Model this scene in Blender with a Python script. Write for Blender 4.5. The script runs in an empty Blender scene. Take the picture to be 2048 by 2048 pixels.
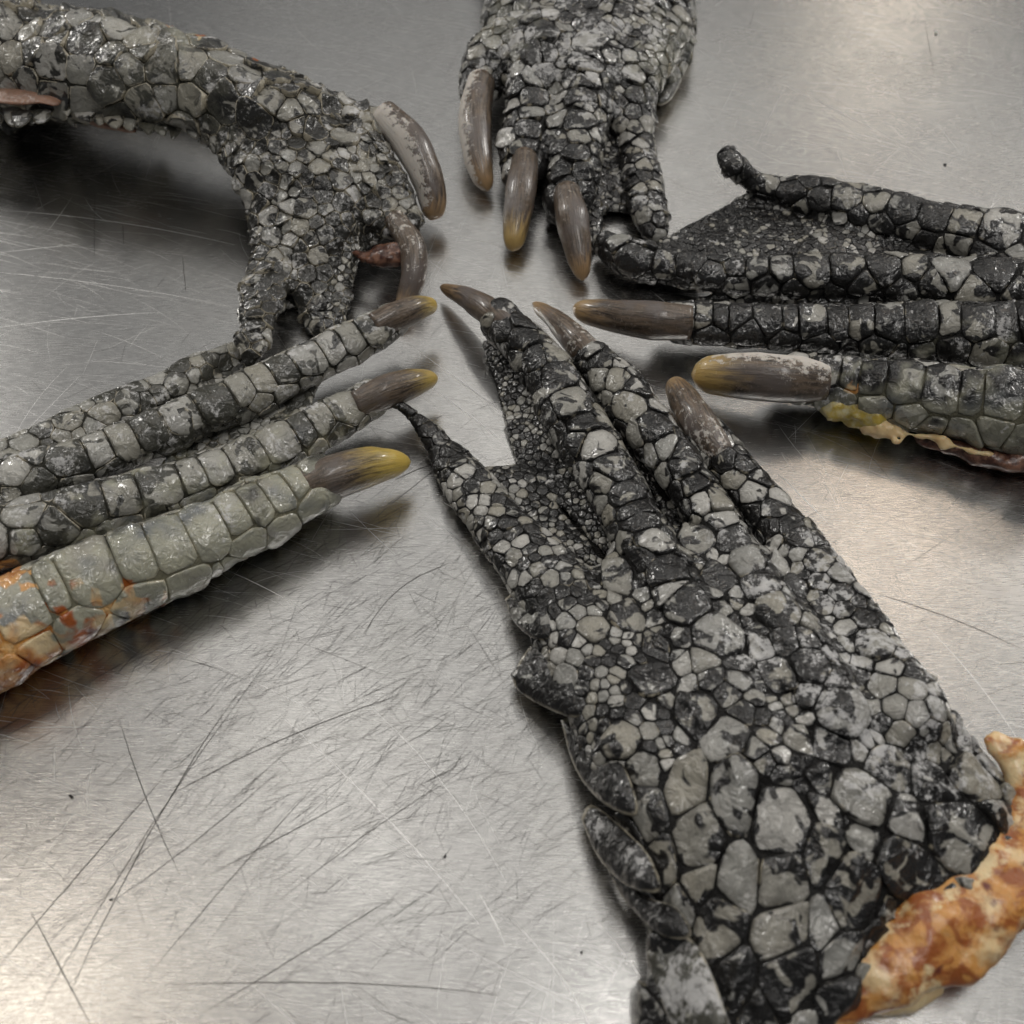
import bpy, math, random
import numpy as np
from mathutils import Vector

random.seed(7)
RNG = np.random.default_rng(11)
scene = bpy.context.scene
COL = scene.collection

# ------------------------------------------------------------------ camera
PITCH, DIST, HALF = math.radians(52), 0.43, math.tan(math.radians(25))
CAM = np.array([0.0, -DIST * math.cos(PITCH), DIST * math.sin(PITCH)])
FWD = np.array([0.0, math.cos(PITCH), -math.sin(PITCH)])
UPV = np.array([0.0, math.sin(PITCH), math.cos(PITCH)])
cam_data = bpy.data.cameras.new("camera")
cam = bpy.data.objects.new("camera", cam_data)
COL.objects.link(cam)
cam.location = CAM
cam.rotation_euler = (math.pi / 2 - PITCH, 0, 0)
cam_data.sensor_width = 36
cam_data.lens = 18 / HALF
cam_data.clip_start, cam_data.clip_end = 0.01, 50
cam_data.dof.use_dof = True
cam_data.dof.focus_distance = 0.44
cam_data.dof.aperture_fstop = 13
scene.camera = cam

# ------------------------------------------------------------------ light
world = bpy.data.worlds.new("World")
scene.world = world
world.use_nodes = True
world.node_tree.nodes["Background"].inputs[0].default_value = (0.93, 0.96, 1.0, 1)
world.node_tree.nodes["Background"].inputs[1].default_value = 0.07
scene.view_settings.view_transform = 'Standard'
scene.view_settings.look = 'None'
scene.view_settings.exposure = 0.4
scene.view_settings.gamma = 1.0


def ray(u, v):
    nx, ny = (u - 1024) / 1024 * HALF, (1024 - v) / 1024 * HALF
    return FWD + np.array([nx, 0, 0]) + UPV * ny


def lamp(name, u, v, h, sx, sy, energy, color, rot=0.0):
    """A real or added lamp at height h whose mirror image in the table lies round the place (u, v)."""
    d = ray(u, v)
    p = CAM + d * (CAM[2] / -d[2])
    t = h / -d[2]
    la = bpy.data.lights.new(name, 'AREA')
    la.shape, la.size, la.size_y, la.energy, la.color = 'RECTANGLE', sx, sy, energy, color
    o = bpy.data.objects.new(name, la)
    COL.objects.link(o)
    o.location = (p[0] + d[0] * t, p[1] + d[1] * t, h)
    o.rotation_euler = (0, 0, rot)
    return o


lamp("ceiling_or_fill_lamp", 0, 2110, 2.2, 0.4, 0.4, 2.6, (1.0, 0.88, 0.74))
lamp("ceiling_or_fill_lamp", 1755, 1060, 2.2, 0.14, 0.6, 1.7, (1.0, 0.78, 0.58))
lamp("ceiling_or_fill_lamp", 1770, -40, 2.2, 0.22, 0.9, 5, (1.0, 0.86, 0.70))
lamp("ceiling_or_fill_lamp", 1500, 3000, 2.0, 0.2, 0.9, 10, (1.0, 0.97, 0.93))  # added key lamp, out of view, lights the feet from above
lamp("ceiling_or_fill_lamp", -700, 500, 2.0, 0.14, 0.7, 86, (1.0, 0.97, 0.92))  # added side lamp, out of view, brings out the scale relief
lamp("ceiling_or_fill_lamp", 2900, 700, 2.0, 0.14, 0.7, 72, (1.0, 0.97, 0.92))  # its partner on the right, added for contrast on the feet
lamp("fill_panel", 1350, 600, 2.5, 4.0, 5.5, 19, (1.0, 0.985, 0.95))  # added soft fill overhead, brightens the steel and lights the feet from above
for lu, lv in [(1250, 330), (2000, 420), (1050, 880), (650, 1550), (1500, 1750)]:
    lamp("glint_light", lu, lv, 2.45, 0.25, 1.2, 1.5, (1.0, 0.96, 0.90), 0.5)  # added lamps that give crisp glints on the scales


# ------------------------------------------------------------------ maths helpers
def at(u, v, z=0.0):
    d = ray(u, v)
    return CAM + d * ((z - CAM[2]) / d[2])


def pxsize(p):
    return float(np.dot(np.asarray(p) - CAM, FWD)) * HALF / 1024


def project(P):
    Q = np.asarray(P) - CAM
    dep = Q @ FWD
    return np.stack([1024 + 1024 * Q[..., 0] / dep / HALF, 1024 - 1024 * (Q @ UPV) / dep / HALF], -1)


def node_pt(u, v, lift, r, flat):
    """Centre and radius of a limb section seen at (u, v), r wide, its underside lift mm above the table."""
    z = lift * 1e-3 + 0.005
    for _ in range(5):
        p = at(u, v, z)
        rw = r * pxsize(p)
        z = lift * 1e-3 + rw * flat
    return at(u, v, z), rw


LAT = np.random.default_rng(5).random((32, 32, 32)).astype(np.float32)


def noise(P, lam, off=0.0):
    Q = np.asarray(P) / lam + 100.37 + off
    I = np.floor(Q).astype(np.int64)
    F = Q - I
    F = F * F * (3 - 2 * F)
    r = 0
    for a in (0, 1):
        for b in (0, 1):
            for c in (0, 1):
                w = (F[..., 0] if a else 1 - F[..., 0]) * (F[..., 1] if b else 1 - F[..., 1]) * (F[..., 2] if c else 1 - F[..., 2])
                r = r + w * LAT[(I[..., 0] + a) % 32, (I[..., 1] + b) % 32, (I[..., 2] + c) % 32]
    return r * 2 - 1


def catmull(pts, n):
    P = np.asarray(pts, float)
    P = np.vstack([2 * P[0] - P[1], P, 2 * P[-1] - P[-2]])
    out = []
    m = len(P) - 3
    for k in range(n):
        s = k / (n - 1) * m
        i = min(int(s), m - 1)
        t = s - i
        a, b, c, d = P[i:i + 4]
        out.append(0.5 * ((2 * b) + (c - a) * t + (2 * a - 5 * b + 4 * c - d) * t * t + (3 * b - a - 3 * c + d) * t ** 3))
    return np.array(out)


def smooth(x, a, b):
    t = np.clip((x - a) / (b - a), 0, 1)
    return t * t * (3 - 2 * t)


# ------------------------------------------------------------------ implicit limbs
class Chain:
    """A tapering limb through sections (u, v, lift, r)."""

    def __init__(self, pts, flat=0.85, s0=24, s1=11, ridge=None, n=None, ridge_r=1.0, ridge_w=0.62, keel=0.0):
        W = [node_pt(u, v, l, r, flat) for u, v, l, r in pts]
        n = n or max(3, 3 * len(pts) - 2)
        A = catmull([list(p) + [r] for p, r in W], n)
        self.P, self.R, self.flat = A[:, :3], np.maximum(A[:, 3], 0.0008), flat
        self.R = self.R * (1 + 0.07 * noise(self.P, 0.011, 1.0))
        self.s0, self.s1, self.ridge, self.ridge_r, self.ridge_w, self.keel = s0, s1, ridge, ridge_r, ridge_w, keel

    def dist(self, X, margin=None):
        S = np.array([1, 1, 1 / self.flat])
        Q, Pp = X * S, self.P * S
        best = np.full(X.shape[:-1], 1.0)
        for a, b, ra, rb in zip(Pp[:-1], Pp[1:], self.R[:-1], self.R[1:]):
            ab = b - a
            t = np.clip(((Q - a) @ ab) / max(ab @ ab, 1e-12), 0, 1)
            d = np.linalg.norm(Q - a - t[..., None] * ab, axis=-1) - (ra + (rb - ra) * t)
            best = np.minimum(best, d)
        return best * (0.5 + 0.5 * self.flat)

    def bounds(self):
        R = self.R[:, None]
        return (self.P - R).min(0), (self.P + R).max(0)


class Web:
    """Thin skin sheet over a triangle of points (u, v, z mm)."""

    def __init__(self, tri, th=1.3, s=7):
        self.T = [at(u, v, z * 1e-3) for u, v, z in tri]
        self.th, self.s0, self.s1, self.ridge, self.keel = th * 1e-3, s, s, None, 0.0

    def dist(self, X):
        a, b, c = self.T
        ab, ac = b - a, c - a
        n = np.cross(ab, ac)
        n /= np.linalg.norm(n)
        Q = X - a
        h = Q @ n
        q = Q - h[..., None] * n
        d00, d01, d11 = ab @ ab, ab @ ac, ac @ ac
        d20, d21 = q @ ab, q @ ac
        den = d00 * d11 - d01 * d01
        vv, ww = (d11 * d20 - d01 * d21) / den, (d00 * d21 - d01 * d20) / den
        inside = (vv >= 0) & (ww >= 0) & (vv + ww <= 1)

        def seg(p, e, o):
            r = p - o
            t = np.clip((r @ e) / (e @ e), 0, 1)
            return np.linalg.norm(r - t[..., None] * e, axis=-1)
        de = np.minimum(np.minimum(seg(Q, ab, 0 * a), seg(Q, ac, 0 * a)), seg(Q, c - b, ab))
        return np.where(inside, np.abs(h), de) - self.th

    def bounds(self):
        T = np.array(self.T)
        return T.min(0) - self.th, T.max(0) + self.th


class Field:
    def __init__(self, items, h, k, amp=0.0006, lam=0.009, floor=0.0004):
        self.items, self.h = items, h
        lo = np.min([i.bounds()[0] for i in items], 0) - 4 * h
        hi = np.max([i.bounds()[1] for i in items], 0) + 4 * h
        lo[2] = max(lo[2], -3 * h)
        self.lo = lo
        n = np.ceil((hi - lo) / h).astype(int) + 1
        D = np.full(n, 0.02, np.float32)
        ax = [lo[i] + h * np.arange(n[i]) for i in range(3)]
        for it in items:
            b0, b1 = it.bounds()
            m = 0.013
            i0 = np.maximum(((b0 - m - lo) / h).astype(int), 0)
            i1 = np.minimum(((b1 + m - lo) / h).astype(int) + 2, n)
            sl = tuple(slice(i0[j], i1[j]) for j in range(3))
            X = np.stack(np.meshgrid(ax[0][sl[0]], ax[1][sl[1]], ax[2][sl[2]], indexing='ij'), -1)
            d = np.minimum(it.dist(X), 0.02).astype(np.float32)
            o = D[sl]
            kk = k * (0.5 if isinstance(it, Web) else 1)
            hh = np.maximum(kk - np.abs(o - d), 0) / kk
            D[sl] = np.minimum(o, d) - hh * hh * kk * 0.25
        near = np.abs(D) < 0.006
        X = np.stack(np.meshgrid(*ax, indexing='ij'), -1)[near]
        D[near] += amp * noise(X, lam) + amp * 0.5 * noise(X, lam * 0.4) + amp * 2.2 * noise(X, lam * 2.6)
        zz = ax[2][None, None, :]
        D = np.maximum(D, floor - zz).astype(np.float32)
        self.D, self.G = D, np.gradient(D, h)

    def sample(self, P):
        q = np.clip((P - self.lo) / self.h, 0, np.array(self.D.shape) - 1.001)
        i = q.astype(int)
        f = q - i
        d, g = 0, [0, 0, 0]
        for a in (0, 1):
            for b in (0, 1):
                for c in (0, 1):
                    w = (f[..., 0] if a else 1 - f[..., 0]) * (f[..., 1] if b else 1 - f[..., 1]) * (f[..., 2] if c else 1 - f[..., 2])
                    ix = (i[..., 0] + a, i[..., 1] + b, i[..., 2] + c)
                    d = d + w * self.D[ix]
                    for j in range(3):
                        g[j] = g[j] + w * self.G[j][ix]
        g = np.stack(g, -1)
        return d, g / np.maximum(np.linalg.norm(g, axis=-1, keepdims=True), 1e-6)

    def snap(self, P, it=3):
        for _ in range(it):
            d, n = self.sample(P)
            P = P - np.clip(d, -self.h, self.h)[..., None] * n
        return P, n

    def mesh(self):
        D, h = self.D, self.h
        s = D < 0
        n = np.array(D.shape) - 1
        cnt = np.zeros(n, int)
        for a in (0, 1):
            for b in (0, 1):
                for c in (0, 1):
                    cnt += s[a:n[0] + a, b:n[1] + b, c:n[2] + c]
        act = (cnt > 0) & (cnt < 8)
        idx = -np.ones(n, int)
        I = np.argwhere(act)
        idx[act] = np.arange(len(I))
        acc, num = np.zeros((len(I), 3)), np.zeros(len(I))
        for ax in range(3):
            o1, o2 = [k for k in range(3) if k != ax]
            for b in (0, 1):
                for c in (0, 1):
                    off = np.zeros(3, int)
                    off[o1], off[o2] = b, c
                    A = I + off
                    B = A.copy()
                    B[:, ax] += 1
                    da, db = D[tuple(A.T)], D[tuple(B.T)]
                    m = (da < 0) != (db < 0)
                    t = np.where(m, da / np.where(m, da - db, 1), 0)
                    pt = A.astype(float)
                    pt[:, ax] += t
                    acc[m] += pt[m]
                    num[m] += 1
        V = self.lo + h * acc / np.maximum(num, 1)[:, None]
        F = []
        for ax in range(3):
            o1, o2 = (ax + 1) % 3, (ax + 2) % 3
            A = [slice(1, n[k]) for k in range(3)]
            A[ax] = slice(0, n[ax])
            B = list(A)
            B[ax] = slice(1, n[ax] + 1)
            ch = np.argwhere(s[tuple(A)] != s[tuple(B)])
            st = np.ones(3, int)
            st[ax] = 0
            E = ch + st
            flip = s[tuple(E.T)]
            e1, e2 = np.eye(3, dtype=int)[o1], np.eye(3, dtype=int)[o2]
            q = np.stack([idx[tuple((E - e1 - e2).T)], idx[tuple((E - e2).T)], idx[tuple(E.T)], idx[tuple((E - e1).T)]], 1)
            q[~flip] = q[~flip][:, ::-1]
            F.append(q)
        return V, np.vstack(F)


# ------------------------------------------------------------------ Blender helpers
def new_mesh(name, V, faces, mats, attrs=None, smooth_shade=True):
    me = bpy.data.meshes.new(name)
    V = np.asarray(V, np.float32)
    me.vertices.add(len(V))
    me.vertices.foreach_set("co", V.ravel())
    L, starts = [], []
    if isinstance(faces, np.ndarray):
        k = faces.shape[1]
        L = faces.ravel()
        starts = np.arange(len(faces)) * k
    else:
        p = 0
        for f in faces:
            starts.append(p)
            p += len(f)
            L.extend(f)
    me.loops.add(len(L))
    me.loops.foreach_set("vertex_index", np.asarray(L, np.int32))
    me.polygons.add(len(starts))
    me.polygons.foreach_set("loop_start", np.asarray(starts, np.int32))
    me.update(calc_edges=True)
    if smooth_shade:
        me.polygons.foreach_set("use_smooth", np.ones(len(starts), bool))
    for k, a in (attrs or {}).items():
        a = np.asarray(a, np.float32)
        at_ = me.attributes.new(k, 'FLOAT_COLOR', 'POINT')
        at_.data.foreach_set("color", a.ravel())
    for m in (mats if isinstance(mats, (list, tuple)) else [mats]):
        me.materials.append(m)
    me.update()
    return me


def link(name, me, parent=None):
    o = bpy.data.objects.new(name, me)
    COL.objects.link(o)
    if parent:
        o.parent = parent
    return o


class NT:
    """Small writer for material nodes."""

    def __init__(self, name):
        self.m = bpy.data.materials.new(name)
        self.m.use_nodes = True
        self.t = self.m.node_tree
        self.bsdf = self.t.nodes["Principled BSDF"]

    def n(self, kind, props=None, **ins):
        nd = self.t.nodes.new(kind)
        for k, v in (props or {}).items():
            setattr(nd, k, v)
        for k, v in ins.items():
            self.put(nd, k.replace('_', ' '), v)
        return nd

    def put(self, nd, k, v):
        s = nd.inputs[int(k)] if str(k).strip().isdigit() else nd.inputs[k]
        if isinstance(v, bpy.types.NodeSocket):
            self.t.links.new(v, s)
        else:
            s.default_value = v

    def math(self, op, a, b=0.0, clamp=False):
        nd = self.t.nodes.new('ShaderNodeMath')
        nd.operation, nd.use_clamp = op, clamp
        self.put(nd, 0, a)
        self.put(nd, 1, b)
        return nd.outputs[0]

    def mix(self, f, a, b, mode='MIX'):
        nd = self.t.nodes.new('ShaderNodeMix')
        nd.data_type, nd.blend_type = 'RGBA', mode
        nd.inputs[0].default_value = 0
        self.put(nd, 0, f)
        self.put(nd, 6, a if isinstance(a, bpy.types.NodeSocket) else (*a, 1))
        self.put(nd, 7, b if isinstance(b, bpy.types.NodeSocket) else (*b, 1))
        return nd.outputs[2]

    def noise(self, vec, scale, detail=3, rough=0.55, dist=0.0):
        nd = self.n('ShaderNodeTexNoise', None, Scale=scale, Detail=detail, Roughness=rough, Distortion=dist)
        if vec is not None:
            self.put(nd, 'Vector', vec)
        return nd.outputs[0]

    def step(self, x, a, b):
        nd = self.n('ShaderNodeMapRange', {'interpolation_type': 'SMOOTHSTEP'})
        for k, v in ((0, x), (1, a), (2, b), (3, 0.0), (4, 1.0)):
            self.put(nd, k, v)
        return nd.outputs[0]

    def attr(self, name):
        nd = self.n('ShaderNodeAttribute', {'attribute_name': name})
        sp = self.t.nodes.new('ShaderNodeSeparateColor')
        self.t.links.new(nd.outputs[0], sp.inputs[0])
        return sp.outputs[0], sp.outputs[1], sp.outputs[2], nd.outputs['Alpha']

    def coord(self, kind='Object'):
        return self.t.nodes.new('ShaderNodeTexCoord').outputs[kind]

    def bump(self, h, strength, dist, prev=None):
        nd = self.n('ShaderNodeBump', None, Strength=strength, Distance=dist, Height=h)
        if prev is not None:
            self.put(nd, 'Normal', prev)
        return nd.outputs[0]

    def out(self, **ins):
        for k, v in ins.items():
            k = k.replace('_', ' ')
            self.put(self.bsdf, k, v if isinstance(v, bpy.types.NodeSocket) or not isinstance(v, tuple) or 'Color' not in k else (*v, 1))
        return self.m


# ------------------------------------------------------------------ materials
def raw_colour(t, vec):
    a = t.noise(vec, 150, 4, 0.55, 0.8)
    b = t.noise(vec, 75, 4, 0.55)
    c = t.mix(t.step(a, 0.40, 0.60), (0.30, 0.085, 0.016), (0.56, 0.27, 0.07))
    c = t.mix(t.step(b, 0.52, 0.66), c, (0.72, 0.53, 0.29))
    return t.mix(t.step(t.noise(vec, 120, 3), 0.60, 0.72), c, (0.12, 0.02, 0.012))


def scale_material():
    t = NT("scale_horn")
    vec = t.coord()
    pale, dark, dust_sheen, raw = t.attr("pig")
    edge, rnd, rnd2, kind = t.attr("cell")
    blot = t.noise(vec, 125, 2.5, 0.5, 0.7)
    x = t.math('ADD', blot, t.math('MULTIPLY', t.math('SUBTRACT', rnd, 0.5), 0.34))
    x = t.math('SUBTRACT', x, t.math('MULTIPLY', t.math('SUBTRACT', dark, 0.44), 0.5))
    x = t.math('SUBTRACT', x, t.math('MULTIPLY', t.step(edge, 0.80, 1.0), t.math('ADD', 0.05, t.math('MULTIPLY', rnd2, 0.14))))
    mask = t.step(x, 0.445, 0.50)
    fine = t.noise(vec, 900, 4, 0.65)
    tan = t.mix(rnd2, (0.285, 0.268, 0.222), (0.255, 0.26, 0.255))
    tan = t.mix(t.math('MULTIPLY', t.step(rnd2, 0.62, 0.95), 0.8), tan, (0.47, 0.455, 0.42))
    tan = t.mix(t.step(t.math('ADD', t.math('MULTIPLY', fine, 0.5), t.math('MULTIPLY', t.noise(vec, 260, 4, 0.6), 0.6)), 0.52, 0.86), tan, (0.085, 0.08, 0.07))
    blk = t.mix(fine, (0.005, 0.005, 0.005), (0.016, 0.015, 0.0145))
    tan = t.mix(t.math('MULTIPLY', t.step(edge, 0.5, 0.98), 0.4), tan, (0.075, 0.07, 0.06))
    c = t.mix(mask, blk, tan)
    grn = t.mix(t.noise(vec, 130, 3), (0.22, 0.225, 0.185), (0.42, 0.405, 0.30))
    grn = t.mix(t.step(t.noise(vec, 60, 2), 0.5, 0.7), grn, (0.14, 0.15, 0.15))
    c = t.mix(pale, c, grn)
    # dry white flaking, also painted in for whitish sheen
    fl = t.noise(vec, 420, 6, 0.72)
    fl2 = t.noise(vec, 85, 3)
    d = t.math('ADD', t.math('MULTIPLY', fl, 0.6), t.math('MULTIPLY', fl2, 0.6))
    d = t.math('ADD', d, t.math('MULTIPLY', t.math('SUBTRACT', dust_sheen, 0.5), 0.34))
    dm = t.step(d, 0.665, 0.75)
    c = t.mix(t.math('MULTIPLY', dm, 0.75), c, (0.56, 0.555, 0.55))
    # cream coloured rims, with painted highlights on the flake edges
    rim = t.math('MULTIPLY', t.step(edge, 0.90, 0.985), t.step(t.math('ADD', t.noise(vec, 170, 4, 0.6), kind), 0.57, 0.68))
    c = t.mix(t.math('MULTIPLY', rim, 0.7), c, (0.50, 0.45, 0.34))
    rawm = t.math('MULTIPLY', t.step(t.math('ADD', raw, t.math('MULTIPLY', t.math('SUBTRACT', blot, 0.5), 0.9)), 0.38, 0.66), t.step(raw, 0.03, 0.2))
    rs = t.mix(t.step(t.noise(vec, 75, 2, 0.5, 0.5), 0.40, 0.62), (0.30, 0.075, 0.012), (0.58, 0.30, 0.10))
    rs = t.mix(t.step(t.noise(vec, 55, 2), 0.50, 0.62), rs, (0.62, 0.48, 0.28))
    rs = t.mix(t.step(t.noise(vec, 95, 2), 0.60, 0.70), rs, (0.10, 0.022, 0.012))
    c = t.mix(rawm, c, rs)
    # relief: drying creases and grain
    w = t.noise(vec, 330, 3, 0.5, 1.2)
    ridge = t.math('ABSOLUTE', t.math('SUBTRACT', w, 0.5))
    cre = t.step(ridge, 0.0, 0.05)
    b1 = t.bump(cre, 0.28, 0.0006)
    b2 = t.bump(fine, 0.16, 0.0004, b1)
    b3 = t.bump(t.noise(vec, 200, 2, 0.5, 0.8), 0.6, 0.0024, b2)
    ro = t.math('ADD', 0.18, t.math('MULTIPLY', fine, 0.24))
    ro = t.math('ADD', ro, t.math('MULTIPLY', dm, 0.4))
    return t.out(Base_Color=c, Roughness=ro, Normal=b3, Specular_IOR_Level=0.5, Coat_Weight=t.math('ADD', t.math('MULTIPLY', t.math('SUBTRACT', 0.75, t.math('MULTIPLY', dm, 0.75)), t.step(t.noise(vec, 70, 4, 0.65), 0.40, 0.62)), t.math('MULTIPLY', pale, 0.4)), Coat_Roughness=0.12, Subsurface_Weight=t.math('MULTIPLY', pale, 0.2), Subsurface_Radius=(0.004, 0.003, 0.0015), Subsurface_Scale=0.5, Coat_Normal=b3)


def skin_material():
    t = NT("dry_hide")
    vec = t.coord()
    pale, dark, dust_sheen, raw = t.attr("pig")
    f = t.noise(vec, 1100, 5, 0.7)
    c = t.mix(f, (0.004, 0.004, 0.004), (0.020, 0.019, 0.018))
    c = t.mix(t.math('MULTIPLY', pale, 0.85), c, (0.20, 0.19, 0.13))
    c = t.mix(t.math('MULTIPLY', t.step(t.math('ADD', t.noise(vec, 600, 5, 0.7), t.math('MULTIPLY', t.math('SUBTRACT', dust_sheen, 0.5), 0.25)), 0.66, 0.74), 0.35), c, (0.3, 0.29, 0.27))
    c = t.mix(t.step(raw, 0.35, 0.65), c, raw_colour(t, vec))
    v = t.n('ShaderNodeTexVoronoi', {'feature': 'DISTANCE_TO_EDGE'}, Scale=520.0)
    t.put(v, 'Vector', vec)
    b1 = t.bump(t.step(v.outputs[0], 0.0, 0.25), 0.45, 0.0004)
    b2 = t.bump(f, 0.6, 0.0008, b1)
    return t.out(Base_Color=c, Roughness=0.5, Normal=b2, Specular_IOR_Level=0.15)


def claw_material():
    t = NT("claw_horn")
    vec = t.coord()
    tt, side, tip, flake = t.attr("claw")           # along, across, tip colour strength, flaking
    st = t.n('ShaderNodeCombineXYZ', None)
    t.put(st, 0, t.math('MULTIPLY', tt, 2.2))
    t.put(st, 1, t.math('MULTIPLY', side, 9.0))
    t.put(st, 2, flake)
    streak = t.noise(st.outputs[0], 2.6, 4, 0.6)
    n = t.noise(vec, 160, 4, 0.6)
    c = t.mix(t.step(streak, 0.3, 0.7), (0.030, 0.023, 0.018), (0.17, 0.125, 0.088))
    c = t.mix(t.step(t.noise(vec, 700, 4, 0.7), 0.5, 0.7), c, (0.2, 0.16, 0.13))
    c = t.mix(t.step(t.noise(vec, 60, 2), 0.45, 0.65), c, (0.12, 0.10, 0.09))
    k = t.step(t.math('ADD', tt, t.math('MULTIPLY', t.math('SUBTRACT', streak, 0.5), 0.5)), t.math('SUBTRACT', 0.66, t.math('MULTIPLY', tip, 0.26)), t.math('SUBTRACT', 1.02, t.math('MULTIPLY', tip, 0.16)))
    tipc = t.mix(tip, (0.36, 0.23, 0.13), (0.55, 0.40, 0.09))
    c = t.mix(k, c, tipc)
    fl = t.noise(vec, 330, 7, 0.75)
    fl = t.math('ADD', fl, t.math('MULTIPLY', t.math('SUBTRACT', flake, 0.5), 0.42))
    fl = t.math('SUBTRACT', fl, t.math('MULTIPLY', tt, 0.16))
    fl = t.math('ADD', fl, t.math('MULTIPLY', t.math('SUBTRACT', 0.45, side), t.math('MULTIPLY', t.step(flake, 0.6, 0.8), 0.55)))
    fm = t.step(fl, 0.52, 0.60)
    c = t.mix(t.math('MULTIPLY', fm, 0.85), c, (0.60, 0.56, 0.51))
    b = t.bump(streak, 0.5, 0.0008)
    b = t.bump(fm, 0.5, 0.0005, b)
    b = t.bump(n, 0.3, 0.001, b)
    ro = t.math('ADD', 0.24, t.math('ADD', t.math('MULTIPLY', fm, 0.4), t.math('MULTIPLY', n, 0.16)))
    return t.out(Base_Color=c, Roughness=ro, Normal=b, Coat_Weight=t.math('SUBTRACT', 0.2, t.math('MULTIPLY', fm, 0.2)), Coat_Roughness=0.14, Subsurface_Weight=0.15, Subsurface_Radius=(0.004, 0.002, 0.001), Subsurface_Scale=0.6)


def flesh_material(name, mode):
    t = NT(name)
    vec = t.coord()
    c = raw_colour(t, vec)
    if mode == 'flesh':
        cr, _, br, _ = t.attr("pig")
        n = t.noise(vec, 150, 6, 0.65)
        c = t.mix(t.step(t.math('ADD', cr, t.math('MULTIPLY', t.math('SUBTRACT', n, 0.5), 2.0)), 0.48, 0.85), c, t.mix(t.noise(vec, 300, 4), (0.78, 0.66, 0.42), (0.62, 0.44, 0.22)))
    if mode == 'fat':
        c = t.mix(t.noise(vec, 140, 5, 0.6), (0.80, 0.68, 0.44), (0.55, 0.33, 0.11))
    if mode == 'yellow':
        c = t.mix(t.step(t.noise(vec, 170, 4, 0.6), 0.4, 0.65), (0.42, 0.31, 0.05), (0.48, 0.44, 0.28))
    if mode == 'meat':
        c = t.mix(t.step(t.noise(vec, 260, 5, 0.65), 0.4, 0.62), (0.05, 0.016, 0.010), (0.22, 0.11, 0.07))
    if mode == 'pink':
        c = t.mix(t.noise(vec, 160, 4, 0.6), (0.34, 0.19, 0.13), (0.17, 0.11, 0.08))
    b = t.bump(t.noise(vec, 260, 3, 0.5), 0.6, 0.0016)
    return t.out(Base_Color=c, Roughness=0.42, Coat_Weight=0.2, Coat_Roughness=0.2, Normal=b, Subsurface_Weight=0.25, Subsurface_Radius=(0.006, 0.003, 0.0015), Subsurface_Scale=0.7)


def steel_material():
    t = NT("scratched_steel")
    vec = t.coord()

    def grain(rot, sx, sy, scale, detail=3):
        mp = t.n('ShaderNodeMapping', None, Vector=vec, Rotation=(0, 0, rot), Scale=(sx, sy, 1))
        return t.noise(mp.outputs[0], scale, detail, 0.6)
    g1 = grain(math.radians(14), 1, 15, 170, 3)
    g2 = grain(math.radians(-30), 1, 18, 150, 3)
    g3 = grain(math.radians(50), 1, 16, 150, 3)
    g4 = grain(math.radians(-72), 1, 12, 170, 3)
    big = t.noise(vec, 7, 3, 0.5)
    blotch = t.noise(vec, 30, 5, 0.65)
    speck = t.noise(vec, 1300, 3, 0.7)
    g = t.math('ADD', t.math('ADD', t.math('MULTIPLY', g1, 0.24), t.math('MULTIPLY', g4, 0.22)), t.math('ADD', t.math('MULTIPLY', g2, 0.28), t.math('MULTIPLY', g3, 0.26)))
    c = t.mix(t.step(g, 0.32, 0.68), (0.37, 0.366, 0.357), (0.76, 0.752, 0.73))
    c = t.mix(t.math('MULTIPLY', t.step(blotch, 0.35, 0.7), 0.35), c, (0.46, 0.445, 0.435))
    c = t.mix(t.math('MULTIPLY', t.step(speck, 0.56, 0.74), 0.5), c, (0.24, 0.235, 0.225))
    ro = t.math('ADD', 0.16, t.math('MULTIPLY', g, 0.14))
    ro = t.math('ADD', ro, t.math('MULTIPLY', big, 0.06))
    ro = t.math('ADD', ro, t.math('MULTIPLY', t.math('SUBTRACT', blotch, 0.45), 0.07))
    b = t.bump(g, 0.2, 0.0004)
    b = t.bump(speck, 0.10, 0.0003, b)
    return t.out(Base_Color=c, Metallic=1.0, Roughness=ro, Normal=b)


def plain(name, col, rough=0.5, metal=0.0):
    t = NT(name)
    n = t.noise(t.coord(), 500, 4)
    c = t.mix(n, tuple(x * 0.7 for x in col), tuple(min(1, x * 1.25) for x in col))
    return t.out(Base_Color=c, Roughness=rough, Metallic=metal)


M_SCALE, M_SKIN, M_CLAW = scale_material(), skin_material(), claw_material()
M_FLESH, M_FAT, M_YEL = flesh_material("raw_flesh", 'flesh'), flesh_material("pale_fat", 'fat'), flesh_material("yellow_fat", 'yellow')
M_MEAT, M_PINK = flesh_material("dark_meat", 'meat'), flesh_material("pink_skin", 'pink')
M_STEEL = steel_material()
M_BRIGHT, M_DARK = plain("bright_scratch", (0.97, 0.95, 0.92), 0.5, 1.0), plain("dark_scratch", (0.12, 0.115, 0.11), 0.45, 1.0)
M_CRUMB, M_WHITE = plain("dark_crumb", (0.012, 0.01, 0.009), 0.6), plain("white_crumb", (0.8, 0.78, 0.72), 0.5)

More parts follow.
